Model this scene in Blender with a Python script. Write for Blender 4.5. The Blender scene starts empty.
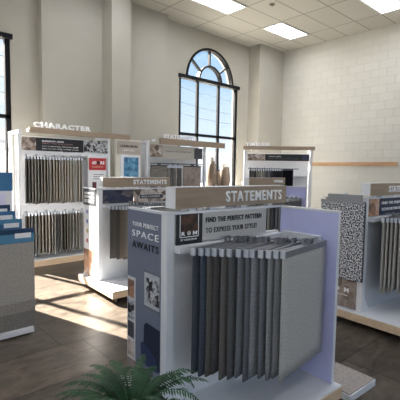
import bpy, math, random
from mathutils import Matrix, Vector
random.seed(7)
C = bpy.context.scene.collection
R = math.radians

# ------------------------------------------------------------------ materials
def nodes(name):
    m = bpy.data.materials.new(name); m.use_nodes = True
    nt = m.node_tree
    return m, nt, nt.nodes['Principled BSDF'], nt.links
def srgb(h):
    if isinstance(h, str):
        h = [int(h[i:i+2], 16)/255 for i in (0, 2, 4)]
    return tuple(c/12.92 if c <= .04045 else ((c+.055)/1.055)**2.4 for c in h) + (1,)
_mc = {}
def mat(name, col, rough=.5, metal=0, noise=0, scale=20, bump=0, spec=.5, stretch=(1, 1, 1)):
    if name in _mc: return _mc[name]
    m, nt, b, L = nodes(name)
    c = srgb(col)
    b.inputs['Roughness'].default_value = rough; b.inputs['Metallic'].default_value = metal
    b.inputs['Specular IOR Level'].default_value = spec
    b.inputs['Base Color'].default_value = c
    tc = nt.nodes.new('ShaderNodeTexCoord'); mp = nt.nodes.new('ShaderNodeMapping')
    mp.inputs['Scale'].default_value = stretch
    n = nt.nodes.new('ShaderNodeTexNoise'); n.inputs['Scale'].default_value = scale; n.inputs['Detail'].default_value = 5
    L.new(tc.outputs['Object'], mp.inputs[0]); L.new(mp.outputs[0], n.inputs['Vector'])
    mx = nt.nodes.new('ShaderNodeMix'); mx.data_type = 'RGBA'
    k = max(noise, .02)
    mx.inputs[6].default_value = tuple(x*(1-k) for x in c[:3])+(1,)
    mx.inputs[7].default_value = tuple(min(1, x*(1+k)) for x in c[:3])+(1,)
    rp = nt.nodes.new('ShaderNodeMapRange'); rp.inputs[1].default_value = .35; rp.inputs[2].default_value = .65
    L.new(n.outputs['Fac'], rp.inputs[0]); L.new(rp.outputs[0], mx.inputs[0]); L.new(mx.outputs[2], b.inputs['Base Color'])
    if bump:
        bp = nt.nodes.new('ShaderNodeBump'); bp.inputs['Strength'].default_value = bump; bp.inputs['Distance'].default_value = .004
        L.new(n.outputs['Fac'], bp.inputs['Height']); L.new(bp.outputs[0], b.inputs['Normal'])
    _mc[name] = m
    return m
def emis(name, col, s):
    m, nt, b, L = nodes(name)
    b.inputs['Base Color'].default_value = srgb(col); b.inputs['Emission Color'].default_value = srgb(col)
    b.inputs['Emission Strength'].default_value = s
    return m
def carpet(col, k=.2, scale=110):
    if not col.startswith('12'):
        col = ''.join('%02x' % min(235, int((int(col[i:i+2], 16)/255)**.72*255)) for i in (0, 2, 4))
    return mat('carpet_%s' % col, col, .95, noise=k, scale=scale, bump=.5, spec=.1)

WHITE = mat('white_laminate', 'dcdee2', .35)
WALLW = mat('painted_plaster', 'b0aca0', .8, noise=.02, scale=3)
WOODH = mat('header_oak_laminate', '9c8a76', .5, noise=.1, scale=14, stretch=(.25, 4, 4))
WOODE = mat('birch_edge', 'cfb698', .5, noise=.08, scale=9, stretch=(.3, 3, 3))
LAV = mat('lavender_panel', 'bcbfe8', .45)
SLATE = mat('slate_panel', '70768a', .45)
GREYB = mat('grey_board', 'b9b8b4', .5)
BLACK = mat('black_print', '17181c', .4)
NAVY = mat('navy_print', '1d2740', .45)
CHAR = mat('charcoal_print', '45474d', .5)
METAL = mat('brushed_metal', '8f9196', .42, .6, noise=.05, scale=40)
CLIP = mat('silver_clip', 'c2c8d2', .3, .5)
DARKM = mat('dark_steel', '50535a', .45, .5)
RUBBER = mat('caster_rubber', '161616', .6)
FRAMEM = mat('window_frame_metal', '101216', .6, spec=.2)
RAILW = mat('rail_oak', 'b78f68', .5, noise=.12, scale=10, stretch=(4, .3, 4))
TXTW = mat('white_letters', 'f2f3f5', .4)
TXTK = mat('black_letters', '111216', .4)
TXTG = mat('grey_letters', '6d6f74', .4)
RED = mat('red_print', 'b02a33', .45)
BLUEL = mat('light_blue_print', '4b83a6', .5)
BLUED = mat('dark_blue_print', '16395c', .5)
BLUEM = mat('mid_blue_print', '336b97', .5)

def photo(name, cols, scale=6, stretch=(1, 1, 1)):
    """a printed photograph: soft blotches of a few colours"""
    if name in _mc: return _mc[name]
    m, nt, b, L = nodes(name)
    b.inputs['Roughness'].default_value = .4
    tc = nt.nodes.new('ShaderNodeTexCoord'); mp = nt.nodes.new('ShaderNodeMapping'); mp.inputs['Scale'].default_value = stretch
    v = nt.nodes.new('ShaderNodeTexVoronoi'); v.inputs['Scale'].default_value = scale
    n = nt.nodes.new('ShaderNodeTexNoise'); n.inputs['Scale'].default_value = scale*1.3; n.inputs['Detail'].default_value = 4
    mth = nt.nodes.new('ShaderNodeMath'); mth.operation = 'MULTIPLY_ADD'; mth.inputs[1].default_value = .45
    sp = nt.nodes.new('ShaderNodeSeparateColor')
    L.new(tc.outputs['Object'], mp.inputs[0]); L.new(mp.outputs[0], v.inputs['Vector']); L.new(mp.outputs[0], n.inputs['Vector'])
    L.new(v.outputs['Color'], sp.inputs[0]); L.new(sp.outputs[0], mth.inputs[0])
    s2 = nt.nodes.new('ShaderNodeMath'); s2.operation = 'MULTIPLY'; s2.inputs[1].default_value = .6
    L.new(n.outputs['Fac'], s2.inputs[0]); L.new(s2.outputs[0], mth.inputs[2])
    cr = nt.nodes.new('ShaderNodeValToRGB'); e = cr.color_ramp.elements
    for i, c in enumerate(cols):
        p = .2+.6*i/(len(cols)-1)
        if i < 2: el = e[i]; el.position = p
        else: el = e.new(p)
        el.color = srgb(c)
    L.new(mth.outputs[0], cr.inputs[0]); L.new(cr.outputs[0], b.inputs['Base Color'])
    _mc[name] = m
    return m
PH_ROOM = photo('photo_living_room', ['2a2a30', '6b5b50', 'a99a90', 'd8d2cc'], 9)
PH_BROWN = photo('photo_warm_interior', ['4a3028', '8a6a58', 'b98a68', 'd9c8c0'], 9)
PH_DARKBLUE = photo('photo_blue_sofa', ['15182a', '252c4a', '3a3a48', '8a7a70'], 7, (1, 1, 2))
PH_BLUEART = photo('photo_blue_mural', ['1f4a68', '3f7ea6', '78aac4', '2b5b7e'], 14)
PH_STONE = photo('photo_stone_floor', ['6a5f5a', '8a7e78', 'a3968e', '75685f'], 8)
PH_BW = photo('photo_black_white_print', ['0f1013', '17181c', 'c9cbd0', '2a2b30'], 26)
PH_RUST = photo('photo_rust_texture', ['1a0f0a', '3b2414', '5a3820', '241710'], 30)

def mat_block():
    m, nt, b, L = nodes('painted_block_wall')
    tc = nt.nodes.new('ShaderNodeTexCoord'); sp = nt.nodes.new('ShaderNodeSeparateXYZ'); cb = nt.nodes.new('ShaderNodeCombineXYZ')
    L.new(tc.outputs['Object'], sp.inputs[0]); L.new(sp.outputs[1], cb.inputs[0]); L.new(sp.outputs[2], cb.inputs[1])
    br = nt.nodes.new('ShaderNodeTexBrick'); br.inputs['Scale'].default_value = 1
    br.inputs['Brick Width'].default_value = .4; br.inputs['Row Height'].default_value = .2; br.inputs['Mortar Size'].default_value = .006
    br.inputs['Mortar Smooth'].default_value = .3
    br.inputs['Color1'].default_value = srgb('c9c7bd'); br.inputs['Color2'].default_value = srgb('c5c2b8'); br.inputs['Mortar'].default_value = srgb('c0bdb2')
    L.new(cb.outputs[0], br.inputs['Vector']); L.new(br.outputs['Color'], b.inputs['Base Color'])
    bp = nt.nodes.new('ShaderNodeBump'); bp.invert = True; bp.inputs['Strength'].default_value = .6; bp.inputs['Distance'].default_value = .008
    L.new(br.outputs['Fac'], bp.inputs['Height']); L.new(bp.outputs[0], b.inputs['Normal']); b.inputs['Roughness'].default_value = .7
    return m
def mat_ceiling():
    m, nt, b, L = nodes('ceiling_tile')
    tc = nt.nodes.new('ShaderNodeTexCoord'); mp = nt.nodes.new('ShaderNodeMapping'); mp.inputs['Location'].default_value = (-7.92+12.2, -5.886+12.2, 0)
    br = nt.nodes.new('ShaderNodeTexBrick'); br.offset = 0; br.inputs['Scale'].default_value = 1
    br.inputs['Brick Width'].default_value = 1.22; br.inputs['Row Height'].default_value = .61; br.inputs['Mortar Size'].default_value = .016
    br.inputs['Color1'].default_value = srgb('c6c3ba'); br.inputs['Color2'].default_value = srgb('bfbcb2'); br.inputs['Mortar'].default_value = srgb('94918a')
    L.new(tc.outputs['Object'], mp.inputs[0]); L.new(mp.outputs[0], br.inputs['Vector']); L.new(br.outputs['Color'], b.inputs['Base Color'])
    n = nt.nodes.new('ShaderNodeTexNoise'); n.inputs['Scale'].default_value = 60
    bp = nt.nodes.new('ShaderNodeBump'); bp.inputs['Strength'].default_value = .2; L.new(n.outputs[0], bp.inputs['Height']); L.new(bp.outputs[0], b.inputs['Normal'])
    b.inputs['Roughness'].default_value = .9
    return m
def mat_floor():
    m, nt, b, L = nodes('stone_floor_tile')
    tc = nt.nodes.new('ShaderNodeTexCoord'); mp = nt.nodes.new('ShaderNodeMapping'); mp.inputs['Location'].default_value = (10.35, 10.03, 0)
    L.new(tc.outputs['Object'], mp.inputs[0])
    def brick(w, h, off, sq=1, sf=2):
        br = nt.nodes.new('ShaderNodeTexBrick'); br.offset = off; br.squash = sq; br.squash_frequency = sf
        br.inputs['Scale'].default_value = 1; br.inputs['Brick Width'].default_value = w; br.inputs['Row Height'].default_value = h
        br.inputs['Mortar Size'].default_value = .006; br.inputs['Mortar Smooth'].default_value = .1
        br.inputs['Color1'].default_value = srgb('5e554b'); br.inputs['Color2'].default_value = srgb('48413a'); br.inputs['Mortar'].default_value = srgb('2e2822')
        L.new(mp.outputs[0], br.inputs['Vector']); return br
    br = brick(.92, .61, .38, .62, 2)
    n = nt.nodes.new('ShaderNodeTexNoise'); n.inputs['Scale'].default_value = 5; n.inputs['Detail'].default_value = 10; n.inputs['Roughness'].default_value = .65
    n.inputs['Distortion'].default_value = .8
    mp2 = nt.nodes.new('ShaderNodeMapping'); mp2.inputs['Scale'].default_value = (1, 2.2, 1); L.new(tc.outputs['Object'], mp2.inputs[0]); L.new(mp2.outputs[0], n.inputs['Vector'])
    rp = nt.nodes.new('ShaderNodeMapRange'); rp.inputs[1].default_value = .3; rp.inputs[2].default_value = .7; rp.inputs[3].default_value = .45; rp.inputs[4].default_value = 1.6
    L.new(n.outputs[0], rp.inputs[0])
    mx = nt.nodes.new('ShaderNodeVectorMath'); mx.operation = 'SCALE'; L.new(br.outputs['Color'], mx.inputs[0]); L.new(rp.outputs[0], mx.inputs['Scale'])
    L.new(mx.outputs[0], b.inputs['Base Color'])
    bp = nt.nodes.new('ShaderNodeBump'); bp.invert = True; bp.inputs['Strength'].default_value = .5; bp.inputs['Distance'].default_value = .003
    L.new(br.outputs['Fac'], bp.inputs['Height']); L.new(bp.outputs[0], b.inputs['Normal'])
    b.inputs['Roughness'].default_value = .34; b.inputs['Specular IOR Level'].default_value = .4
    return m
def mat_pebble():
    m, nt, b, L = nodes('carpet_black_white_pebble')
    tc = nt.nodes.new('ShaderNodeTexCoord'); v = nt.nodes.new('ShaderNodeTexVoronoi'); v.inputs['Scale'].default_value = 42
    n = nt.nodes.new('ShaderNodeTexNoise'); n.inputs['Scale'].default_value = 72; n.inputs['Detail'].default_value = 1
    L.new(tc.outputs['Object'], n.inputs['Vector'])
    cr = nt.nodes.new('ShaderNodeValToRGB'); cr.color_ramp.interpolation = 'CONSTANT'
    cr.color_ramp.elements[0].color = srgb('202329'); cr.color_ramp.elements[1].position = .5; cr.color_ramp.elements[1].color = srgb('c9cdd4')
    L.new(n.outputs[0], cr.inputs[0]); L.new(cr.outputs[0], b.inputs['Base Color']); b.inputs['Roughness'].default_value = .95
    return m
def mat_leaf():
    return mat('fern_leaf', '234a2a', .55, noise=.4, scale=12)
BLOCK, CEIL, FLOOR, PEBBLE, LEAF = mat_block(), mat_ceiling(), mat_floor(), mat_pebble(), mat_leaf()
STRIPE = mat('striped_loop_carpet', '77736c', .95, noise=.4, scale=40, bump=.4, stretch=(.1, 4, 4))
GLASS, _nt, _b, _l = nodes('window_glass')
_b.inputs['Base Color'].default_value = (1, 1, 1, 1); _b.inputs['Roughness'].default_value = 0; _b.inputs['IOR'].default_value = 1.45
_b.inputs['Alpha'].default_value = .06; _b.inputs['Specular IOR Level'].default_value = .5

# ------------------------------------------------------------------ mesh helpers
class MB:
    def __init__(s): s.v = []; s.f = []
    def box(s, x0, x1, y0, y1, z0, z1, M=None):
        n = len(s.v)
        P = [Vector((x, y, z)) for z in (z0, z1) for y in (y0, y1) for x in (x0, x1)]
        if M: P = [M @ p for p in P]
        s.v += P
        s.f += [tuple(n+i for i in q) for q in ((0, 2, 3, 1), (4, 5, 7, 6), (0, 1, 5, 4), (2, 6, 7, 3), (0, 4, 6, 2), (1, 3, 7, 5))]
        return s
    def lathe(s, prof, c=(0, 0, 0), n=20):
        k = len(s.v)
        for r, z in prof:
            for i in range(n):
                a = 2*math.pi*i/n; s.v.append(Vector((c[0]+r*math.cos(a), c[1]+r*math.sin(a), c[2]+z)))
        for j in range(len(prof)-1):
            for i in range(n):
                a = k+j*n+i; b = k+j*n+(i+1) % n
                s.f.append((a, b, b+n, a+n))
        s.f.append(tuple(k+i for i in range(n))[::-1]); s.f.append(tuple(k+(len(prof)-1)*n+i for i in range(n)))
        return s
    def tube(s, a, b, r, n=8):
        a = Vector(a); b = Vector(b); d = (b-a).normalized(); u = d.orthogonal().normalized(); w = d.cross(u); k = len(s.v)
        for p in (a, b):
            for i in range(n):
                t = 2*math.pi*i/n; s.v.append(p+r*(math.cos(t)*u+math.sin(t)*w))
        for i in range(n): s.f.append((k+i, k+(i+1) % n, k+n+(i+1) % n, k+n+i))
        s.f.append(tuple(range(k, k+n))[::-1]); s.f.append(tuple(range(k+n, k+2*n)))
        return s
    def prism(s, pts, y0, y1, flip=False):
        """outline in x,z extruded along y"""
        k = len(s.v); n = len(pts)
        for y in (y0, y1): s.v += [Vector((p[0], y, p[1])) for p in pts]
        s.f.append(tuple(range(k, k+n))); s.f.append(tuple(range(k+n, k+2*n))[::-1])
        for i in range(n): s.f.append((k+i, k+n+i, k+n+(i+1) % n, k+(i+1) % n))
        return s
    def mesh(s, name, m=None, smooth=False):
        me = bpy.data.meshes.new(name); me.from_pydata([tuple(p) for p in s.v], [], s.f)
        if m: me.materials.append(m)
        import bmesh
        b = bmesh.new(); b.from_mesh(me); bmesh.ops.recalc_face_normals(b, faces=b.faces); b.to_mesh(me); b.free()
        if smooth: me.shade_smooth()
        return me
    def build(s, name, m, parent=None, smooth=False, bevel=0, loc=None, rot=None):
        o = bpy.data.objects.new(name, s.mesh(name, m, smooth)); C.objects.link(o)
        if parent: o.parent = parent
        if loc: o.location = loc
        if rot: o.rotation_euler = rot
        if bevel:
            md = o.modifiers.new('b', 'BEVEL'); md.width = bevel; md.segments = 2; md.limit_method = 'ANGLE'
        return o
def box(name, m, x0, x1, y0, y1, z0, z1, parent=None, bevel=0):
    return MB().box(x0, x1, y0, y1, z0, z1).build(name, m, parent, bevel=bevel)
def tag(o, label, cat, group=None, kind=None):
    if label: o['label'] = label
    if cat: o['category'] = cat
    if group: o['group'] = group
    if kind: o['kind'] = kind
    return o
def thing(name, label, cat, loc=(0, 0, 0), rz=0, group=None):
    o = bpy.data.objects.new(name, None); C.objects.link(o); o.location = loc; o.rotation_euler = (0, 0, rz); o.empty_display_size = .1
    return tag(o, label, cat, group)
def struct(o): o['kind'] = 'structure'; return o
_dg = None
def text(name, s, m, parent, at, w, h, face='front', bold=.0, ext=.002):
    """lettering fitted into w x h, lower left corner AT; face 'front' looks to -Y, 'left' looks to -X"""
    cu = bpy.data.curves.new(name, 'FONT'); cu.body = s; cu.size = 1; cu.offset = bold; cu.extrude = ext/ max(h, .01) ; cu.resolution_u = 3; cu.space_character = 1.2
    to = bpy.data.objects.new('tmp', cu); C.objects.link(to)
    dg = bpy.context.evaluated_depsgraph_get()
    me = bpy.data.meshes.new_from_object(to.evaluated_get(dg)); bpy.data.objects.remove(to)
    xs = [v.co.x for v in me.vertices]; ys = [v.co.y for v in me.vertices]
    x0, x1, y0, y1 = min(xs), max(xs), min(ys), max(ys)
    for v in me.vertices:
        v.co = Vector(((v.co.x-x0)/(x1-x0)*w, (v.co.y-y0)/(y1-y0)*h, v.co.z*h))
    me.materials.clear(); me.materials.append(m)
    o = bpy.data.objects.new(name, me); C.objects.link(o); o.location = at
    o.rotation_euler = (R(90), 0, 0 if face == 'front' else R(-90))
    if parent: o.parent = parent
    return o

# ------------------------------------------------------------------ room shell
XL, XR, YB, YW, ZC = -6.0, 9.97, -5.0, 7.70, 5.2
struct(box('floor', FLOOR, XL-.2, XR+.2, YB-.2, YW+.25, -.12, 0))
struct(box('ceiling', CEIL, XL-.2, XR+.2, YB-.2, YW+.25, ZC, ZC+.1))
struct(box('wall_right', BLOCK, XR, XR+.2, YB-.2, YW+.25, 0, ZC))
WX = [(.17, 2.33), (6.26, 8.42)]        # the two arched windows
SILL, SPR = .95, 3.95
def arch(cx, r, n=18, z=SPR): return [(cx+r*math.cos(math.pi*i/n), z+r*math.sin(math.pi*i/n)) for i in range(n+1)]
wb = MB()
def wallseg(x0, x1, z0, z1): wb.box(x0, x1, YW, YW+.22, z0, z1)
edges = [XL-.2]
for a, b in WX: edges += [a, b]
edges.append(XR)
for i in range(0, len(edges), 2): wallseg(edges[i], edges[i+1], 0, ZC)
for a, b in WX:
    wallseg(a, b, 0, SILL)
    cx = (a+b)/2; r = .87; P = arch(cx, r)
    pr = P[::-1]
    # shoulder pieces and wall above the arch
    wallseg(a, cx-r, SPR, ZC); wallseg(cx+r, b, SPR, ZC)
    for j in range(len(pr)-1):
        wb.prism([pr[j], pr[j+1], (pr[j+1][0], ZC), (pr[j][0], ZC)], YW, YW+.22)
struct(wb.build('wall_back', WALLW))
# shallow step and pilasters of the window wall
struct(box('trim_1', WALLW, 2.82, 5.73, 7.5, YW, 0, ZC))
struct(box('trim_2', WALLW, 4.05, 4.49, 7.1, 7.5, 0, ZC))
struct(box('trim_3', WALLW, 8.86, XR, 7.28, YW, 0, ZC))
# wall on the left with wide shop windows, wall behind the camera likewise
wl = MB()
wl.box(XL-.2, XL, YB, YW, 0, .5).box(XL-.2, XL, YB, YW, 3.9, ZC)
for y in (YB, -1.9, 1.2, 4.3, YW-.3): wl.box(XL-.2, XL, y, y+.3, .5, 3.9)
struct(wl.build('wall_left', WALLW))
wf = MB()
wf.box(XL-.2, XR, YB-.2, YB, 0, .4).box(XL-.2, XR, YB-.2, YB, 3.9, ZC)
for x in (XL, -3, .2, 3.4, 6.6, XR-.3): wf.box(x, x+.3, YB-.2, YB, .4, 3.9)
struct(wf.build('wall_front', WALLW))

def arched_window(n, a, b):
    w = bpy.data.objects.new('window_%d' % n, None); C.objects.link(w); struct(w)
    cx = (a+b)/2; r = .87; y0, y1 = YW+.03, YW+.11; t = .085
    f = MB()
    f.box(a, a+t, y0, y1, SILL, SPR).box(b-t, b, y0, y1, SILL, SPR).box(a, b, y0, y1, SILL, SILL+t)
    f.box(a-.03, b+.03, YW-.05, y1, SPR-.04, SPR+.045)
    f.build('window_frame', FRAMEM, w)
    def ring(rr, tt):
        A, B = arch(cx, rr, 24, SPR), arch(cx, rr-tt, 24, SPR); m = MB()
        for j in range(24): m.prism([A[j], A[j+1], B[j+1], B[j]], y0-.05, y1)
        return m
    ring(r, .06).build('arch_frame', FRAMEM, w); ring(.43, .045).build('arch_frame', FRAMEM, w)
    for x in (a+.66*1.0, b-.73): box('mullion', FRAMEM, x-.036, x+.036, y0, y1-.02, SILL, SPR, w)
    box('transom', FRAMEM, a, b, y0, y1-.02, 2.50, 2.57, w)
    for d in (38, 90, 142):
        c, s = math.cos(R(d)), math.sin(R(d)); q = MB(); nx, nz = -s*.02, c*.02
        q.prism([(cx+.42*c+nx, SPR+.42*s+nz), (cx+.84*c+nx, SPR+.84*s+nz), (cx+.84*c-nx, SPR+.84*s-nz), (cx+.42*c-nx, SPR+.42*s-nz)], y0, y1)
        q.build('glazing_bar', FRAMEM, w)
    box('window_sill', mat('sill_grey', 'c9c9c6', .4), a-.04, b+.04, YW-.1, YW+.04, SILL-.04, SILL, w)
    g = MB(); g.prism([(a, SILL), (b, SILL), (b, SPR), (cx+r, SPR)]+arch(cx, r)[1:-1]+[(cx-r, SPR), (a, SPR)], YW+.075, YW+.083)
    g.build('glass_pane', GLASS, w)
arched_window(1, *WX[0]); arched_window(2, *WX[1])

# wooden rail on the block wall
rr = thing('wall_rail', 'light oak rail fixed along the white block wall at eye height', 'wall rail', (XR, 0, 0))
box('rail_board', RAILW, -.04, -.005, 3.84, 6.6, 1.795, 1.89, rr, .004)
for y in (4.2, 5.0, 5.8): box('rail_bracket', RAILW, -.006, 0, y, y+.05, 1.8, 1.885, rr)

# ------------------------------------------------------------------ ceiling lights
LITE = emis('lamp_diffuser', 'f4f6ff', 8.5)
def ceiling_light(x, y, label, group=None):
    t = thing('ceiling_light', label, 'ceiling light', (x, y, ZC), 0, group)
    f = MB(); f.box(0, 1.22, 0, .05, -.02, 0).box(0, 1.22, .56, .61, -.02, 0).box(0, .06, .05, .56, -.02, 0).box(1.16, 1.22, .05, .56, -.02, 0)
    f.build('light_frame', mat('lamp_frame', 'd9d9d4', .5), t)
    l = MB().box(.06, 1.16, .05, .56, -.012, -.004)
    l.build('diffuser', LITE, t)
    for k in (.2, .35): box('diffuser_rib', mat('lamp_rib', 'c9ccd2', .5), .06, 1.16, k-.006, k+.006, -.018, -.012, t)
named = {(5.48, 5.886): 'ceiling light panel cut by the top edge of the photo, nearest the arched window',
         (7.92, 5.886): 'fully visible rectangular ceiling light panel near the room corner',
         (7.92, 3.446): 'ceiling light panel at the top right edge of the photo above block wall'}
for i in range(6):
    for j in range(4):
        x, y = 7.92-2.44*i, 5.886-2.44*j
        k = [v for q, v in named.items() if abs(q[0]-x) < .01 and abs(q[1]-y) < .01]
        if k: ceiling_light(x, y, k[0], 'recessed ceiling light panels')
        elif (i+j) % 2 == 0: ceiling_light(x, y, 'recessed ceiling light panel above the photo frame', 'ceiling light panels outside the frame')
sd = thing('smoke_detector', 'small round detector on the ceiling tiles beside the light panels', 'smoke detector', (6.98, 5.45, ZC))
MB().lathe([(.045, -.035), (.06, -.02), (.06, 0)], n=20).build('detector_body', WALLW, sd, True)
MB().lathe([(.012, -.042), (.02, -.034)], n=12).build('detector_sensor', DARKM, sd)

# ------------------------------------------------------------------ carpet samples
def board_mesh(L, H, th, m, bow, seed):
    rnd = random.Random(seed); nx, nz = 6, 10; s = MB(); ph = rnd.uniform(0, 6)
    def off(u, v): return bow*(v**1.6)*math.sin(ph+u*2.2)+bow*.35*math.sin(v*4+ph)*v
    for side in (0, 1):
        for j in range(nz+1):
            for i in range(nx+1):
                u, v = i/nx, j/nz
                s.v.append(Vector((u*L, off(u, v)+(th if side else 0), -v*H)))
    N = (nx+1)*(nz+1)
    for j in range(nz):
        for i in range(nx):
            a = j*(nx+1)+i; b = a+1; c = b+nx+1; d = a+nx+1
            s.f.append((a, d, c, b)); s.f.append((N+a, N+b, N+c, N+d))
    rim = [i for i in range(nx+1)]+[j*(nx+1)+nx for j in range(1, nz+1)]+[nz*(nx+1)+i for i in range(nx-1, -1, -1)]+[j*(nx+1) for j in range(nz-1, 0, -1)]
    for k in range(len(rim)):
        a, b = rim[k], rim[(k+1) % len(rim)]; s.f.append((a, b, N+b, N+a))
    return s.mesh('carpet_panel', m, True)
def sample(label, group, M, p, az, L=.55, H=.76, m=None, bow=.01, seed=0, hook=.34, th=.012, tip=True, top=METAL):
    """one hanging sample; p = its front top corner and az = its heading, both in the frame M"""
    q = M @ Vector(p); rz = M.to_euler().z+az
    t = thing('carpet_sample', label, 'carpet sample', q, rz, group)
    o = bpy.data.objects.new('carpet_panel', board_mesh(L, H, th, m, bow, seed)); C.objects.link(o); o.parent = t
    md = o.modifiers.new('s', 'SOLIDIFY'); o.modifiers.remove(md)
    box('hanging_channel', top, 0, L, -.006, th+.008, -.03, .006, t)
    if tip: box('end_clip', CLIP, -.008, .004, -.008, th+.01, -.034, .01, t)
    if hook:
        h = MB(); h.box(hook-.028, hook-.022, -.002, th+.004, .006, .042).box(hook-.028, hook+.022, -.002, th+.004, .036, .042).box(hook+.016, hook+.022, -.002, th+.004, .006, .042)
        h.build('hook', METAL, t)
    return t

# ------------------------------------------------------------------ Z shaped display fixture
def display(label, x, y, rz, right_inner=LAV, left_outer=SLATE, back_col=WHITE, hx0=.057, cap=WHITE):
    t = thing('display_stand', label, 'display stand', (x, y, 0), rz, 'freestanding sample display stands')
    b = MB().box(-.07, 1.095, -.53, .5, .07, .15)
    bo = b.build('base', WOODE, t, bevel=.003)
    box('base_top', WHITE, -.066, 1.091, -.526, .496, .15, .16, bo)
    for cx in (.02, 1.03):
        for cy in (-.46, .42):
            w = MB(); w.tube((cx-.015, cy, .03), (cx+.015, cy, .03), .03, 14); ww = w.build('caster', RUBBER, t)
            box('caster_fork', METAL, cx-.02, cx+.02, cy-.012, cy+.012, .055, .072, ww)
    lp = box('end_panel', WHITE, .004, .034, .06, .47, .16, 1.34, t, .002)
    box('end_panel_face', left_outer, 0, .004, .06, .468, .165, 1.335, lp)
    box('post', WHITE, 0, .057, 0, .06, .16, 1.345, t, .002)
    box('back_panel', back_col, .057, 1.04, .02, .055, .16, 1.16, t)
    box('top_rail', WHITE, 0, 1.07, 0, .06, 1.338, 1.352, t)
    box('top_rail', WHITE, 0, .034, .06, .47, 1.34, 1.35, t)
    rp = box('end_panel', WHITE, 1.042, 1.07, -.48, 0, .16, 1.34, t, .002)
    box('end_panel_face', right_inner, 1.038, 1.042, -.478, 0, .165, 1.335, rp)
    box('top_rail', WHITE, 1.036, 1.072, -.485, 0, 1.34, 1.35, t)
    h = box('header', cap, hx0, 1.09, .0, .1, 1.37, 1.50, t)
    box('header_face', WOODH, hx0+.003, 1.09, -.004, 0, 1.37, 1.498, h)
    for sx in (.17, .34, .62, .9): box('header_tab', WHITE, sx, sx+.05, .01, .05, 1.35, 1.372, t)
    s = box('sample_rail', WHITE, .057, 1.038, -.05, .02, 1.105, 1.15, t, .004)
    br = box('rail_bracket', WHITE, 1.0, 1.038, -.36, -.05, 1.10, 1.17, t, .004)
    MB().lathe([(.006, -.2), (.006, .2)], n=8)
    # angled hanging bar and its strut
    M = Matrix.Identity(4)
    hb = MB().tube((.42, .0, 1.17), (.80, -.44, 1.17), .004, 8); hb.tube((.80, -.44, 1.162), (1.01, -.34, 1.162), .004, 8)
    hb.build('hanging_bar', METAL, t)
    g = MB().prism([(.06, .16), (.16, .16), (.06, .30)], -.0, .012)
    g.build('gusset', WHITE, t)
    return t, Matrix.Translation((x, y, 0)) @ Matrix.Rotation(rz, 4, 'Z'), h, lp
def fill(M, cols, where, words, z=1.145, n=13, H=.75, a0=12, f0=(.095, -.142), f1=(.455, -.505), L=.55, gap=None, bow=.008, seed=0, group=None):
    ords = ['first', 'second', 'third', 'fourth', 'fifth', 'sixth', 'seventh', 'eighth', 'ninth', 'tenth', 'eleventh', 'twelfth', 'thirteenth']
    for i in range(n):
        u = i/(n-1)
        if gap and i >= gap: u = (i+.6)/(n-.4)
        u += 0 if i in (0, n-1) else random.uniform(-.012, .012)
        p = (f0[0]+(f1[0]-f0[0])*u, f0[1]+(f1[1]-f0[1])*u, z)
        c = cols[i % len(cols)]
        sample('%s carpet sample, %s from left %s' % (words[i] if isinstance(words, list) else words, ords[i], where), group, M, p, R(a0+random.uniform(-4, 4) if i < n-1 else a0-3),
               L, H+random.uniform(-.02, .02) if i < n-1 else H, carpet(c), bow if i < n-1 else .001, seed+i)
def logo(parent, x0, x1, z0, z1, y):
    b = box('logo_board', BLACK, x0, x1, y-.004, y, z0, z1, parent)
    w, h = x1-x0, z1-z0
    box('print', PH_RUST, x0+.16*w, x1-.16*w, y-.006, y-.004, z0+.38*h, z1-.02*h, b)
    fr = MB(); k = .004; a, c, d, e = x0+.12*w, x1-.16*w, z0+.24*h, z1-.02*h
    fr.box(a, a+k, y-.008, y-.006, d, e).box(c-k, c, y-.008, y-.006, d, e).box(a, c, y-.008, y-.006, d, d+k); fr.build('logo_line', TXTW, b)
    text('lettering', 'R', TXTW, b, (x0+.19*w, y-.006, z0+.30*h), .13*w, .13*h, bold=.02)
    MB().tube((x0+.47*w, y-.0065, z0+.37*h), (x0+.47*w, y-.0045, z0+.37*h), .07*w, 14).build('logo_dot', GREYB, b)
    text('lettering', 'M', TXTW, b, (x0+.62*w, y-.006, z0+.30*h), .16*w, .13*h, bold=.02)
    text('lettering', 'BY KARASTAN', TXTW, b, (x0+.16*w, y-.006, z0+.13*h), .6*w, .06*h)

# --- the large front display
t1, M1, h1, lp1 = display('large front display stand headed STATEMENTS with slate end panel reading YOUR PERFECT SPACE AWAITS', 1.40, 1.82, R(-3))
text('lettering', 'STATEMENTS', TXTW, h1, (.465, -.006, 1.398), .565, .072, bold=.018, ext=.006)
box('text_board', GREYB, .06, .87, -.004, .02, 1.16, 1.338, t1)
logo(t1, .062, .265, 1.15, 1.336, -.004)
text('lettering', 'FIND THE PERFECT PATTERN', TXTK, t1, (.295, -.006, 1.272), .52, .034, bold=.025)
text('lettering', 'TO EXPRESS YOUR STYLE!', TXTK, t1, (.295, -.006, 1.205), .47, .034)
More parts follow.
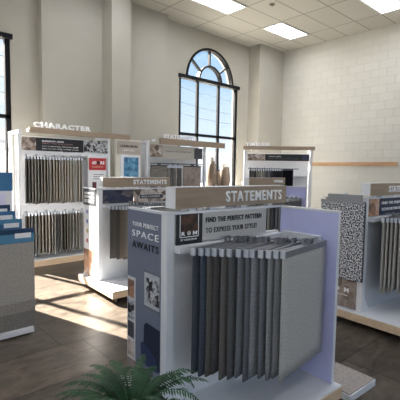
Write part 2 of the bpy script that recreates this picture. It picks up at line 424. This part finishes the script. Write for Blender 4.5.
# graphics on the slate end panel (faces left): viewer's left is +y
text('lettering', 'YOUR PERFECT', TXTW, lp1, (-.001, .40, 1.232), .31, .028, 'left')
text('lettering', 'SPACE', TXTW, lp1, (-.001, .405, 1.163), .32, .042, 'left')
text('lettering', 'AWAITS', TXTK, lp1, (-.001, .405, 1.088), .32, .046, 'left', bold=.02)
bk = MB().box(-.003, 0, .36, .466, .30, .88); bk = bk.build('bookcase_print', mat('bookcase_white', 'c9c9cc', .5), lp1)
for i, (z0, z1, m_) in enumerate([(.74, .86, PH_BROWN), (.59, .72, PH_BW), (.46, .57, CHAR), (.33, .44, PH_ROOM)]):
    box('shelf_print', m_, -.005, -.003, .375, .455, z0, z1, bk)
fp = box('picture_print', mat('picture_frame_grey', '6c6f76', .5), -.004, 0, .065, .25, .72, .965, lp1)
box('picture_mat', mat('picture_mat_white', 'b6bac2', .5), -.006, -.004, .065, .24, .735, .95, fp)
box('picture_art', PH_BW, -.008, -.006, .066, .215, .76, .92, fp)
ch = MB()
def yzprism(mb, pts, x0, x1):
    k = len(mb.v); n = len(pts)
    for x in (x0, x1): mb.v += [Vector((x, p[0], p[1])) for p in pts]
    mb.f.append(tuple(range(k, k+n))); mb.f.append(tuple(range(k+n, k+2*n))[::-1])
    for i in range(n): mb.f.append((k+i, k+n+i, k+n+(i+1) % n, k+(i+1) % n))
yzprism(ch, [(.065, .35), (.26, .35), (.275, .44), (.25, .48), (.245, .60), (.22, .62), (.065, .615)], -.004, 0)
ch = ch.build('armchair_print', NAVY, lp1)
am = MB(); yzprism(am, [(.08, .34), (.272, .34), (.286, .46), (.26, .485), (.17, .45), (.10, .42)], -.006, -.004)
am.build('chair_arm_print', mat('chair_arm_blue', '2c3a5c', .5), ch)
fl = MB(); yzprism(fl, [(.065, .17), (.466, .17), (.466, .31), (.36, .31), (.065, .27)], -.0035, 0)
fl.build('floor_print', mat('printed_wood_floor', '8d8078', .5, noise=.15, scale=8), lp1)
c1 = ['2b2e36', '2e3440', '44413e', '343334', '4a4745', '3f4042', '54575c', '484a50', '686b70', '505359', '6e7073', '5c5e60', '9a9995']
w1 = ['near black', 'dark navy', 'dark brown', 'dark brown', 'dark grey', 'dark grey', 'slate grey', 'charcoal', 'mid grey', 'mid grey', 'grey', 'grey', 'wide open light grey']
fill(M1, c1, 'on the large front stand', w1, gap=9, H=.76, seed=10, group='carpet samples on the large front stand')

# --- left middle display
t2, M2, h2, lp2 = display('middle left display stand headed STATEMENTS with white end panel reading IS EASY', 2.40, 4.55, R(-3), WHITE, mat('end_white', 'e9eaee', .45), WHITE)
text('lettering', 'STATEMENTS', TXTW, h2, (.50, -.006, 1.403), .54, .062, bold=.03, ext=.006)
g_ = box('picture_board', PH_DARKBLUE, .06, .50, -.004, .02, 1.16, 1.335, t2)
g_ = box('picture_board', PH_ROOM, .51, 1.03, -.004, .02, 1.16, 1.335, t2)
box('caption_strip', CHAR, .60, .98, -.008, -.004, 1.21, 1.26, g_)
text('lettering', 'MAKE A STATEMENT', TXTW, g_, (.63, -.009, 1.225), .3, .02)
gp = box('heading_print', CHAR, -.004, 0, .062, .468, 1.12, 1.338, lp2)
text('lettering', 'FINDING YOUR', TXTW, gp, (-.005, .42, 1.265), .30, .03, 'left', bold=.03)
text('lettering', 'NEW FLOOR', TXTW, gp, (-.005, .42, 1.215), .30, .036, 'left', bold=.03)
text('lettering', 'IS EASY', TXTW, gp, (-.005, .42, 1.155), .30, .045, 'left', bold=.03)
for i, (z, col) in enumerate([(1.03, '8c96c4'), (.90, '7585c0'), (.77, 'b8b078'), (.64, 'b86470')]):
    ic = MB().tube((-.004, .35, z), (0, .35, z), .03, 16).build('icon_print', mat('icon_%s' % col, col, .5), lp2)
    for k in range(4): box('text_line', mat('pale_text', 'b9bcc4', .5), -.003, 0, .12, .27-.03*(k % 2), z+.025-k*.018, z+.032-k*.018, lp2)
ph = box('photo_print', PH_BROWN, -.003, 0, .062, .466, .17, .52, lp2)
text('lettering', 'ROOM', TXTW, ph, (-.004, .25, .20), .12, .04, 'left')
fill(M2, ['35322f', '3a3632', '2f2d2c', '4a4039', '4d453f', '56524c', '5f5a52', '67625a', '6b665f', '77726a', '7d7870', '7f7c76', '8d8a84'], 'on the middle left stand',
     ['black brown', 'dark brown', 'near black', 'brown', 'brown', 'taupe', 'taupe', 'grey taupe', 'grey taupe', 'stone grey', 'stone grey', 'light grey', 'light grey'],
     H=.66, z=1.13, seed=40, group='carpet samples on the middle left stand')

# --- right display
t3, M3, h3, lp3 = display('right hand display stand headed STATEMENTS, cut by the photo edge', 3.93, 1.80, R(-3), WHITE, PH_STONE, mat('grey_back', 'b9bec8', .5), .07, WHITE)
text('lettering', 'STATEMENTS', TXTW, h3, (.465, -.006, 1.398), .565, .072, bold=.03, ext=.006)
box('picture_board', PH_BROWN, .06, .27, -.004, .02, 1.16, 1.336, t3)
g_ = box('text_board', NAVY, .275, 1.0, -.004, .02, 1.16, 1.336, t3)
text('lettering', 'FIND THE PERFECT', TXTW, g_, (.32, -.006, 1.272), .52, .03, bold=.02)
text('lettering', 'TEXTURE FOR YOUR HOME', TXTW, g_, (.32, -.006, 1.205), .5, .03)
ph = box('photo_print', PH_STONE, -.002, 0, .062, .466, .17, .49, lp3)
box('box_print', mat('printed_wood_box', '8a6e52', .5), -.004, -.002, .18, .30, .50, .60, lp3)
box('box_print', mat('printed_sofa', '4a3f3a', .5), -.004, -.002, .07, .16, .46, .66, lp3)
for ch_, yy, ww in (('R', .36, .045), ('M', .20, .055)): text('lettering', ch_, TXTW, ph, (-.003, yy, .33), ww, .05, 'left', bold=.03)
MB().tube((-.005, .275, .355), (-.002, .275, .355), .02, 14).build('logo_dot', TXTW, ph)
text('lettering', 'BY KARASTAN', TXTW, ph, (-.003, .36, .29), .2, .015, 'left')
fill(M3, ['8d8983', '928e87', '8a8680', '97938c', '908c86', '9b978f', '8f8b84'], 'on the right hand stand', 'warm grey', n=13, H=.76, seed=70, group='carpet samples on the right hand stand')
# black and white sample hung over its end panel
t = thing('carpet_sample', 'black and white pebble patterned carpet sample hung over the end panel of the right stand', 'carpet sample', M3 @ Vector((-.05, -.02, 1.31)), R(90-3))
box('carpet_panel', PEBBLE, 0, .50, 0, .014, -.82, -.01, t)
box('hanging_channel', METAL, -.005, .505, -.004, .018, -.02, .005, t)
box('side_binding', DARKM, -.008, 0, -.003, .017, -.82, -.01, t)
hh = box('hanger_plate', METAL, .03, .42, .006, .016, .004, .07, t)
box('label_strip', TXTW, .20, .38, -.002, .004, -.005, .012, hh)
box('spring_clip', BLACK, .14, .19, -.004, .006, -.01, .018, hh)
MB().tube((.22, .01, .07), (.22, .01, .085), .02, 10).build('hanger_knob', CLIP, hh)
for xx in (.1, .4): MB().box(xx-.006, xx+.006, -.05, .01, .052, .06).build('hook', DARKM, t)

# --- rear middle display, behind the front one
t4, M4, h4, lp4 = display('rear stand headed SENSUAL with lavender panel, seen behind the front stand', 4.93, 4.27, R(1), LAV, SLATE, WHITE)
text('lettering', 'SENSUAL', TXTW, h4, (.74, -.006, 1.41), .28, .05, bold=.02, ext=.006)
box('picture_board', PH_BROWN, .06, .55, -.004, .02, 1.16, 1.336, t4); box('picture_board', RED, .56, .75, -.004, .02, 1.16, 1.336, t4)
fill(M4, ['4b4b4d', '5d6066', '6d6f70', '868580'], 'on the rear stand with lavender panel', 'grey', n=9, H=.75, seed=90, group='carpet samples on the rear lavender stand')

# ------------------------------------------------------------------ low platform right of the front stand
lp = thing('floor_platform', 'low floor plinth with taupe carpet top and white rim beside the front stand', 'floor platform', (2.56, 1.22, 0), R(-3))
box('plinth', WHITE, 0, .36, 0, .95, 0, .05, lp, .003); box('carpet_inlay', carpet('8d857f'), .008, .352, .008, .942, .05, .058, lp)

# ------------------------------------------------------------------ tall wall displays
def tall_display(label, x, y, rz, W, name_text, tx, tw, hx, z_head=(2.17, 2.25), D=.5, ph=2.2, th_=.09, inner=WHITE):
    t = thing('wall_display', label, 'wall display', (x, y, 0), rz, 'tall wall displays')
    b = box('base', WOODE, 0, W, -.12, D, .0, .10, t, .003); box('base_top', WHITE, .004, W-.004, -.116, D-.004, .10, .108, b)
    for xx in (0, W-.05):
        for yy in (0, D-.05): box('post', WHITE, xx, xx+.05, yy, yy+.05, .108, ph-.06, t, .003)
    for xx in (0, W-.05):
        box('side_rail', WHITE, xx, xx+.05, -.02, D, ph-.06, ph, t, .003)
    box('back_panel', inner, .05, W-.05, D-.16, D-.12, .108, ph-.06, t)
    h = box('header', WOODH, hx[0], hx[1], -.08, -.02, z_head[0], z_head[1], t, .002)
    text('lettering', name_text, TXTW, h, (tx, -.07, z_head[1]), tw, .085, bold=.05, ext=.006)
    for xx in (.15, W-.1): box('header_bracket', WHITE, xx, xx+.03, -.04, .05, ph-.02, ph+.03, t)
    return t, Matrix.Translation((x, y, 0)) @ Matrix.Rotation(rz, 4, 'Z'), h
def row(M, xs, y, z, H, cols, where, L=.4, az=62, group=None, seed=0, bow=.006):
    n = len(xs)
    for i, x in enumerate(xs):
        c = cols[int(i/n*len(cols)) % len(cols)] if len(cols) > n/2 else cols[i % len(cols)]
        o = sample('%s, number %d from the left' % (where, i+1), group, M, (x, y, z), R(az+random.uniform(-6, 6)), L, H+random.uniform(-.02, .01), carpet(c), bow, seed+i, hook=.0 if i % 3 else .05, th=.014, tip=True, top=DARKM)
# CHARACTER
t5, M5, h5 = tall_display('tall wall display headed CHARACTER with two rows of hanging samples', 2.06, 6.52, R(0), 1.62, 'CHARACTER', .22, .98, (.16, 2.0), (2.165, 2.255))
g_ = box('picture_board', PH_ROOM, .05, .27, -.012, .0, 1.885, 2.10, t5)
g_ = box('text_board', BLACK, .27, 1.09, -.012, .0, 1.885, 2.10, t5)
text('lettering', 'DURABILITY SERIES', TXTW, g_, (.37, -.014, 2.035), .36, .025, bold=.03)
text('lettering', 'CARPET THAT IS AS STRONG', mat('pink_letters', 'b98a8c', .5), g_, (.37, -.014, 2.0), .52, .02)
text('lettering', 'AS IT IS BEAUTIFUL FOR EVERY ROOM', TXTW, g_, (.37, -.014, 1.955), .62, .018)
text('lettering', 'BUILT TO LAST WITH LASTING COLOR', TXTW, g_, (.37, -.014, 1.915), .62, .018)
box('picture_board', PH_BW, 1.10, 1.56, -.012, .0, 1.90, 2.11, t5)
box('upper_valance', WHITE, .05, 1.57, 0, .02, 1.82, 1.885, t5)
for z in (1.78, .90): MB().tube((.1, .04, z), (1.16, .04, z), .01).build('hanging_bar', DARKM, t5)
box('middle_shelf', WHITE, .05, 1.57, 0, .34, .93, .96, t5)
box('middle_rail', WHITE, .05, 1.57, -.01, .01, .86, 1.02, t5)
sp_ = box('side_sign', WHITE, 1.17, 1.53, -.02, 0, .3, 1.86, t5)
rs = box('red_sign', RED, 1.185, 1.515, -.028, -.02, 1.585, 1.80, sp_)
text('lettering', 'AD', TXTW, rs, (1.24, -.03, 1.69), .085, .055, bold=.04); MB().tube((1.36, -.031, 1.718), (1.36, -.028, 1.718), .03, 14).build('logo_dot', BLACK, rs)
text('lettering', 'RE', TXTW, rs, (1.405, -.03, 1.69), .08, .055, bold=.04); text('lettering', 'CARPETS', mat('tan_letters', 'd6a58c', .5), rs, (1.24, -.03, 1.625), .22, .035, bold=.02)
for k in range(3): box('text_line', TXTG, 1.27, 1.47, -.022, -.02, 1.50-k*.04, 1.512-k*.04, sp_)
box('bottle_print', mat('printed_bottle', '5a1f28', .5), 1.25, 1.33, -.022, -.02, 1.22, 1.37, sp_)
cc = ['47443f', '5d5953', '66625b', '5a5651', '6f695f', '756e65', '80786d', '8a8175', '7a7268', '958b7e', 'a0968a', '8f867a', 'a89f93', 'a19a8f']
row(M5, [.09+i*.050 for i in range(20)], -.07, 1.78, .76, cc, 'carpet sample in the upper row of the CHARACTER display', L=.30, group='upper row samples on the character display', seed=200)
row(M5, [.08+i*.053 for i in range(20)], -.07, .87, .70, ['3a3631', '5d5850', '48443e', '6b655b', '7b7468', '8c8478', '7d766b', '958c80', '877f73', '9c9488'], 'carpet sample in the lower row of the CHARACTER display', L=.30, group='lower row samples on the character display', seed=240)

# LEARN MORE panel
t = thing('information_panel', 'tall white panel headed LEARN MORE with a blue mural picture', 'information panel', (3.84, 6.60, 0), R(0))
box('panel', mat('cream_panel', 'd5d1c6', .5), 0, .58, 0, .04, 0, 2.18, t); 
g_ = box('heading_board', mat('beige_board', 'b5ada3', .5), .03, .56, -.012, 0, 1.90, 2.15, t)
text('lettering', 'LEARN MORE', TXTK, g_, (.10, -.014, 2.03), .38, .045, bold=.03)
text('lettering', 'ABOUT CARPET', TXTW, g_, (.17, -.014, 1.96), .24, .03)
g_ = box('poster_frame', WHITE, .10, .54, -.015, 0, 1.25, 1.885, t); box('poster', PH_BLUEART, .17, .50, -.018, -.015, 1.33, 1.84, g_)
box('foot', WHITE, -.02, .6, -.2, .24, 0, .05, t)

# NATURAL display
t6, M6, h6 = tall_display('tall wall display headed STATEMENTS standing below the right arched window', 4.56, 6.60, R(0), 1.62, 'STATEMENTS', .36, .90, (.28, 2.16), (2.135, 2.26), D=.45)
box('picture_board', PH_ROOM, .06, .36, -.012, .0, 1.87, 2.12, t6)
g_ = box('text_board', mat('cream_board', 'b7b3aa', .5), .37, 1.25, -.012, .0, 1.84, 2.11, t6)
text('lettering', 'A NATURAL CHOICE FOR EVERY HOME', TXTG, g_, (.46, -.014, 1.985), .7, .03)
box('picture_board', CHAR, 1.26, 1.50, -.012, 0, 1.86, 2.10, t6)
MB().tube((.06, -.02, 1.74), (1.5, -.02, 1.74), .01).build('hanging_bar', DARKM, t6)
for k, (x0, w, m_, lab) in enumerate([(.05, .42, STRIPE, 'wide grey striped carpet sample at left of the tall display under the window'), (.92, .50, PH_STONE, 'stone patterned carpet sample facing front at the right of the tall display under the window')]):
    s = thing('carpet_sample', lab, 'carpet sample', M6 @ Vector((x0, -.055, 1.70)), 0, 'front facing samples on the natural display')
    box('carpet_panel', m_, 0, w, 0, .014, -.75, 0, s); box('hanging_channel', DARKM, 0, w, -.004, .018, -.02, .01, s); box('hook', DARKM, w*.4, w*.6, 0, .01, .01, .05, s)
row(M6, [.50+i*.045 for i in range(9)], -.06, 1.69, .72, ['8a8781', '6d6b68', '9a978f', '5f5d5a', '7a7873'], 'grey carpet sample, edge on under the window', L=.28, group='edge on samples on the natural display', seed=300)

# TIMELESS display, set across the corner
t7, M7, h7 = tall_display('tall wall display headed TIMELESS set across the room corner', 7.22, 6.35, R(-47), 1.62, 'TIMELESS', .03, .56, (-.03, 1.66), (2.13, 2.215), D=.42, ph=2.12)
g_ = box('text_board', BLACK, .50, 1.54, -.012, 0, 1.87, 2.03, t7); box('picture_board', PH_ROOM, .08, .50, -.012, 0, 1.87, 2.03, t7)
box('picture_board', PH_DARKBLUE, 1.38, 1.54, -.014, -.012, 1.88, 2.02, g_)
text('lettering', 'TIMELESS SERIES', TXTW, g_, (.58, -.014, 1.96), .3, .025); text('lettering', 'STYLES THAT NEVER GO OUT OF FASHION', TXTG, g_, (.58, -.014, 1.91), .7, .02)
MB().tube((.1, -.02, 1.68), (1.3, -.02, 1.68), .01).build('hanging_bar', DARKM, t7)
cols7 = ['4a4a46', '6d6a60', '3c3c3a', '8a857a', 'a39d90', 'b3ab9c', '8c8a88', '5c5a58', '6f7074', '3a3a3e', '2c2c30', '242428', '1e1e22', '1a1a1e']
row(M7, [.14+i*.056 for i in range(14)], -.06, 1.66, .75, cols7, 'carpet sample in the row of the TIMELESS display', L=.3, az=70, group='samples on the timeless display', seed=330)
s = thing('carpet_sample', 'black carpet sample facing front at the right end of the TIMELESS row', 'carpet sample', M7 @ Vector((.93, -.075, 1.66)), R(-47))
box('carpet_panel', carpet('121216'), 0, .24, 0, .014, -.75, 0, s); box('hanging_channel', DARKM, 0, .24, -.004, .018, -.02, .01, s)
for z in (1.5, 1.25, 1.0): box('shelf_line', WHITE, 1.2, 1.57, .1, .3, z, z+.015, t7)

# sideboard with vases below the window
t = thing('sideboard', 'white sideboard below the right arched window carrying three vases', 'sideboard', (6.30, 7.02, 0))
box('cabinet_body', WHITE, 0, 2.4, 0, .45, .06, 1.15, t, .004); box('plinth', DARKM, .03, 2.37, .03, .43, 0, .06, t)
for k in range(4):
    d = box('door', WHITE, .01+k*.598, .59+k*.598, -.018, 0, .08, 1.13, t); box('handle', METAL, .50+k*.598, .515+k*.598, -.035, -.018, .6, .75, d)
VTAN = mat('vase_tan', '6f5f50', .5, noise=.12, scale=8); VW = mat('vase_white', 'dcd8d2', .4)
def vase(lab, x, prof, h, m, neck):
    v = thing('vase', lab, 'vase', (x, 7.2, 1.15), 0, 'vases on the sideboard')
    MB().lathe([(r, z*h) for r, z in prof], n=24).build('vase_body', m, v, True)
    k = prof[-1][0]; MB().lathe([(k*.98, h*.86), (k*1.08, h*.9), (k*1.0, h*.96), (k*1.1, h)], n=24).build('vase_neck', neck, v, True)
vase('tallest tan vase with pale neck, leftmost on the sideboard by the window', 6.95, [(.10, 0), (.135, .1), (.13, .5), (.09, .75), (.07, .88)], .80, VTAN, VW)
vase('shortest tan bottle vase, between the two taller vases', 7.17, [(.08, 0), (.10, .1), (.09, .5), (.06, .75), (.05, .88)], .50, VTAN, DARKM)
vase('wide tan vase with white rim, rightmost of the three vases', 7.42, [(.12, 0), (.15, .15), (.15, .5), (.12, .75), (.11, .88)], .64, VTAN, VW)
d = thing('decorative_bowl', 'small pale bowl with beige filling on the right end of the sideboard', 'bowl', (8.35, 7.2, 1.15))
MB().lathe([(.06, 0), (.13, .06), (.16, .16), (.15, .16), (.1, .07)], n=24).build('bowl_body', VW, d, True)
MB().lathe([(.1, .10), (.14, .16), (.10, .22), (.03, .26)], n=12).build('bowl_filling', VTAN, d)

# ------------------------------------------------------------------ left waterfall rack
rk = thing('sample_rack', 'waterfall rack at the left photo edge with a blue header and stepped sample boards', 'sample rack', (.30, 3.86, 0), 0)
MB().prism([(0, .0), (.8, .0), (.8, .01), (0, .01)], 0, .01)
b = MB(); b.box(0, 1.02, -.06, 1.0, .02, .07); b.build('base', WHITE, rk, bevel=.003)
b = MB()
for x in (.02, 1.11): b.box(x, x+.03, .94, .97, .085, 1.36)
b.box(.02, 1.14, .95, .96, .085, 1.36); b.build('rear_frame_with_shade_board', WHITE, rk)  # full-width board between the uprights is added to block sun and shade the floor
for i, y in enumerate((.03, .2, .38, .56)): box('step_bar', WHITE, .0, 1.03, y+.028, y+.05, .085, .90+.06*i, rk)
hd = box('header', BLUEM, .0, 1.145, .92, .94, 1.34, 1.548, rk)
box('card_holder', WHITE, .0, 1.13, .922, .94, 1.06, 1.33, rk)
for x in (.1, .70): box('price_card', mat('lilac_card', 'd9d5ee', .5), x, x+.36, .918, .922, 1.09, 1.31, rk)
def rack_board(i, y, xr, ztop, lab, top_h, cols, tagx=None):
    s = thing('sample_board', lab, 'sample board', (.30, 3.86+y, 0), 0, 'stepped sample boards on the left rack')
    z0 = .075+.03*i
    box('carpet_panel', carpet('8f8a82' if i == 0 else '7c766e', .12, 60), 0, xr, 0, .014, z0, ztop-top_h, s)
    h = box('heading_strip', cols[0], 0, xr, -.006, .018, ztop-top_h, ztop, s)
    MB().prism([(.72*xr, ztop-top_h+.0), (xr-.002, ztop-top_h+.0), (xr-.002, ztop-.045), (.64*xr, ztop-.045)], -.009, -.006).build('colour_wedge', cols[1], h)
    text('lettering', 'color style', TXTW, h, (.5*xr, -.0085, ztop-top_h*.7), .15, .03)
    c = box('white_label', TXTW, .83*xr, .97*xr, -.011, -.009, ztop-top_h*.66, ztop-top_h*.3, h)
    return s
s0 = rack_board(0, -.03, 1.04, 1.03, 'front sample board on the left rack, three grey carpet bands under a navy strip', .13, (BLUED, BLUEL))
for z0, z1, c in ((.23, .33, '75716b'), (.076, .23, '605c57')): box('carpet_band', carpet(c, .12, 60), 0, 1.04, -.004, 0, z0, z1, s0)
rack_board(1, .14, .985, 1.105, 'second sample board from the front on the left rack, light blue strip', .12, (BLUEL, BLUEM))
rack_board(2, .32, .98, 1.165, 'third sample board from the front on the left rack, mostly hidden', .12, (BLUEM, BLUEL))
rack_board(3, .50, .985, 1.215, 'rearmost sample board on the left rack, dark blue strip', .12, (BLUED, BLUED))

# ------------------------------------------------------------------ fern in the foreground
fx, fy, fz = .83, 1.30, .46
ft = thing('potted_fern', 'green fern with arching fronds in a dark pot at the bottom of the photo', 'potted plant', (fx, fy, 0))
MB().lathe([(.11, 0), (.13, .02), (.15, .60), (.155, .63), (.14, .63), (.135, .60)], n=28).build('pot', mat('pot_glaze', '2a2d30', .35), ft, True)
MB().lathe([(.05, .585), (.136, .605), (.05, .61)], n=20).build('soil', mat('soil', '2a2019', .95), ft)
def frond(az, L, rise, droop, seed):
    rnd = random.Random(seed); m = MB(); n = 30; pts = []
    d = Vector((math.cos(az), math.sin(az), 0)); side = Vector((-d.y, d.x, 0)); p = Vector((d.x*.03, d.y*.03, .62)); a = rise
    step = L/n
    for i in range(n+1):
        pts.append(p.copy()); p = p+step*(d*math.cos(a)+Vector((0, 0, 1))*math.sin(a)); a -= droop/n*(.5+1.2*i/n)
    for i in range(n):
        m.tube(pts[i], pts[i+1], .0022*(1-.6*i/n), 5)
    for i in range(4, n):
        u = i/n; ll = .052*math.sin(math.pi*min(1, (u+.05)*.95))**.7*(.9+.2*rnd.random())*min(1, L/.45)
        t = (pts[min(n, i+1)]-pts[i]).normalized(); up = side.cross(t).normalized()
        for sgn in (-1, 1):
            dr = (side*sgn*.92+t*.45-Vector((0, 0, .12+.15*rnd.random()))+up*rnd.uniform(-.1, .25)).normalized(); w = .0045
            b0 = pts[i]; k = len(m.v)
            m.v += [b0-t*w*.6, b0+dr*ll*.45-t*w, b0+dr*ll, b0+dr*ll*.5+t*w, b0+t*w*.6]
            m.v += [v+Vector((0, 0, -.0006)) for v in m.v[k:k+5]]
            m.f.append((k, k+1, k+2, k+3, k+4)); m.f.append((k+9, k+8, k+7, k+6, k+5))
            for e in range(5): m.f.append((k+e, k+(e+1) % 5, k+5+(e+1) % 5, k+5+e))
    return m
for i in range(40):
    az = i*2.399+random.uniform(-.2, .2); ring = i/40
    frond(az, random.uniform(.25, .37)*(.85+.15*ring), R(78-38*ring+random.uniform(-6, 6)), R(95+random.uniform(-15, 25)), i).build('frond', LEAF, ft)

# ------------------------------------------------------------------ outside
OUTG = mat('outside_concrete', 'b9b7b0', .9, noise=.05, scale=.5)
struct(box('ground_outside', OUTG, -60, 120, YW+.26, 140, -.25, -.12))
f = thing('outdoor_fence', 'white vertical board fence outside the left window', 'fence', (-3, 8.15, -.12))
for k in range(6): box('fence_panel', mat('fence_white', 'e9ebf2', .6), k*1.08, k*1.08+1.02, 0, .03, .1, 1.98, f)
for k in range(7): box('fence_post', mat('fence_white', 'e9ebf2', .6), k*1.08-.06, k*1.08, -.01, .05, 0, 2.04, f)
bl = thing('distant_building', 'long pale warehouse seen low through the right arched window', 'building', (30, 46, -.12))
box('wall', mat('warehouse_wall', 'c4cad4', .8), 0, 40, 0, 14, 0, 4.2, bl); box('roof', mat('warehouse_roof', 'dfe4ea', .7), -.4, 40.4, -.4, 14.4, 4.2, 4.7, bl)
for k in range(6): box('window', mat('warehouse_glass', '59667a', .3), 3+k*6, 5.5+k*6, -.05, 0, 1, 2.6, bl)
bl = thing('distant_building', 'low grey shop building seen through the left window', 'building', (-6, 50, -.12))
box('wall', mat('shop_wall', 'a9adb2', .8), 0, 24, 0, 10, 0, 4.6, bl); box('roof', mat('shop_roof', '8b8f96', .7), -.3, 24.3, -.3, 10.3, 4.6, 5.0, bl)
for i, (x, lab) in enumerate(((2, 'utility pole outside the left window'), (21, 'utility pole outside between the windows'), (46, 'utility pole outside beyond the right window'))):
    p = thing('utility_pole', lab, 'utility pole', (x, 34, -.12), 0)
    MB().tube((0, 0, 0), (0, 0, 14), .14, 10).build('pole', mat('pole_wood', '6a5f55', .9), p); box('crossarm', mat('pole_wood', '6a5f55', .9), -1.2, 1.2, -.08, .08, 12.6, 12.8, p)
for i, (z, dy) in enumerate(((12.9, .2), (11.2, -.1), (9.6, -.1), (8.4, -.1))):
    w = MB(); X = [-20+5*k for k in range(17)]
    pr = [(x, 33.8+dy, z-1.0*(1-(((x-2) % 22)/11-1)**2)) for x in X]
    for a, b in zip(pr, pr[1:]): w.tube(a, b, .03, 5)
    tag(w.build('power_line', mat('cable', '5c636c', .7)), 'power line across the sky outside, number %d from the top' % (i+1), 'power line', 'power lines outside')

# ------------------------------------------------------------------ world, sun, camera
w = bpy.data.worlds.new('World'); bpy.context.scene.world = w; w.use_nodes = True
nt = w.node_tree; L = nt.links; bg = nt.nodes['Background']
tc = nt.nodes.new('ShaderNodeTexCoord'); sp = nt.nodes.new('ShaderNodeSeparateXYZ'); L.new(tc.outputs['Generated'], sp.inputs[0])
cr = nt.nodes.new('ShaderNodeValToRGB'); e = cr.color_ramp.elements
e[0].position = 0; e[0].color = srgb('dfe9f4'); e[1].position = .55; e[1].color = srgb('6fa8e4')
k = e.new(.12); k.color = srgb('c3dcf4'); k = e.new(.3); k.color = srgb('8fbfec')
L.new(sp.outputs[2], cr.inputs[0])
n = nt.nodes.new('ShaderNodeTexNoise'); n.inputs['Scale'].default_value = 2.2; n.inputs['Detail'].default_value = 7
mp = nt.nodes.new('ShaderNodeMapping'); mp.inputs['Scale'].default_value = (1, 1, 3.5); L.new(tc.outputs['Generated'], mp.inputs[0]); L.new(mp.outputs[0], n.inputs['Vector'])
rp = nt.nodes.new('ShaderNodeMapRange'); rp.inputs[1].default_value = .48; rp.inputs[2].default_value = .66; L.new(n.outputs[0], rp.inputs[0])
mx = nt.nodes.new('ShaderNodeMix'); mx.data_type = 'RGBA'; L.new(rp.outputs[0], mx.inputs[0]); L.new(cr.outputs[0], mx.inputs[6]); mx.inputs[7].default_value = (.95, .97, 1, 1)
L.new(mx.outputs[2], bg.inputs['Color']); bg.inputs['Strength'].default_value = .62
sl = bpy.data.lights.new('sun', 'SUN'); sl.energy = 34.0; sl.angle = R(.6); sl.color = (1, .93, .82)
so = bpy.data.objects.new('sun', sl); C.objects.link(so); so.location = (0, 20, 20)
so.rotation_euler = Vector((.29, -1, -.82)).to_track_quat('-Z', 'Y').to_euler()

f, pi_, ro, ya = 392.26, .0741401, -.0157493, .739386
cy, sy = math.cos(ya), math.sin(ya)
fw = Vector((sy*math.cos(pi_), cy*math.cos(pi_), -math.sin(pi_))); r = Vector((cy, -sy, 0)); dn = fw.cross(r)
r2 = r*math.cos(ro)+dn*math.sin(ro); d2 = -r*math.sin(ro)+dn*math.cos(ro)
cam = bpy.data.cameras.new('camera'); co = bpy.data.objects.new('camera', cam); C.objects.link(co)
mw = Matrix((( r2.x, -d2.x, -fw.x, 0), (r2.y, -d2.y, -fw.y, 0), (r2.z, -d2.z, -fw.z, 1.6), (0, 0, 0, 1)))
co.matrix_world = mw
cam.sensor_width = 36; cam.lens = f/400*36; cam.clip_end = 500
sc = bpy.context.scene; sc.camera = co
sc.view_settings.view_transform = 'Standard'; sc.view_settings.look = 'None'; sc.view_settings.gamma = 1; sc.view_settings.exposure = 0.95
sc.cycles.max_bounces = 8; sc.cycles.use_denoising = True
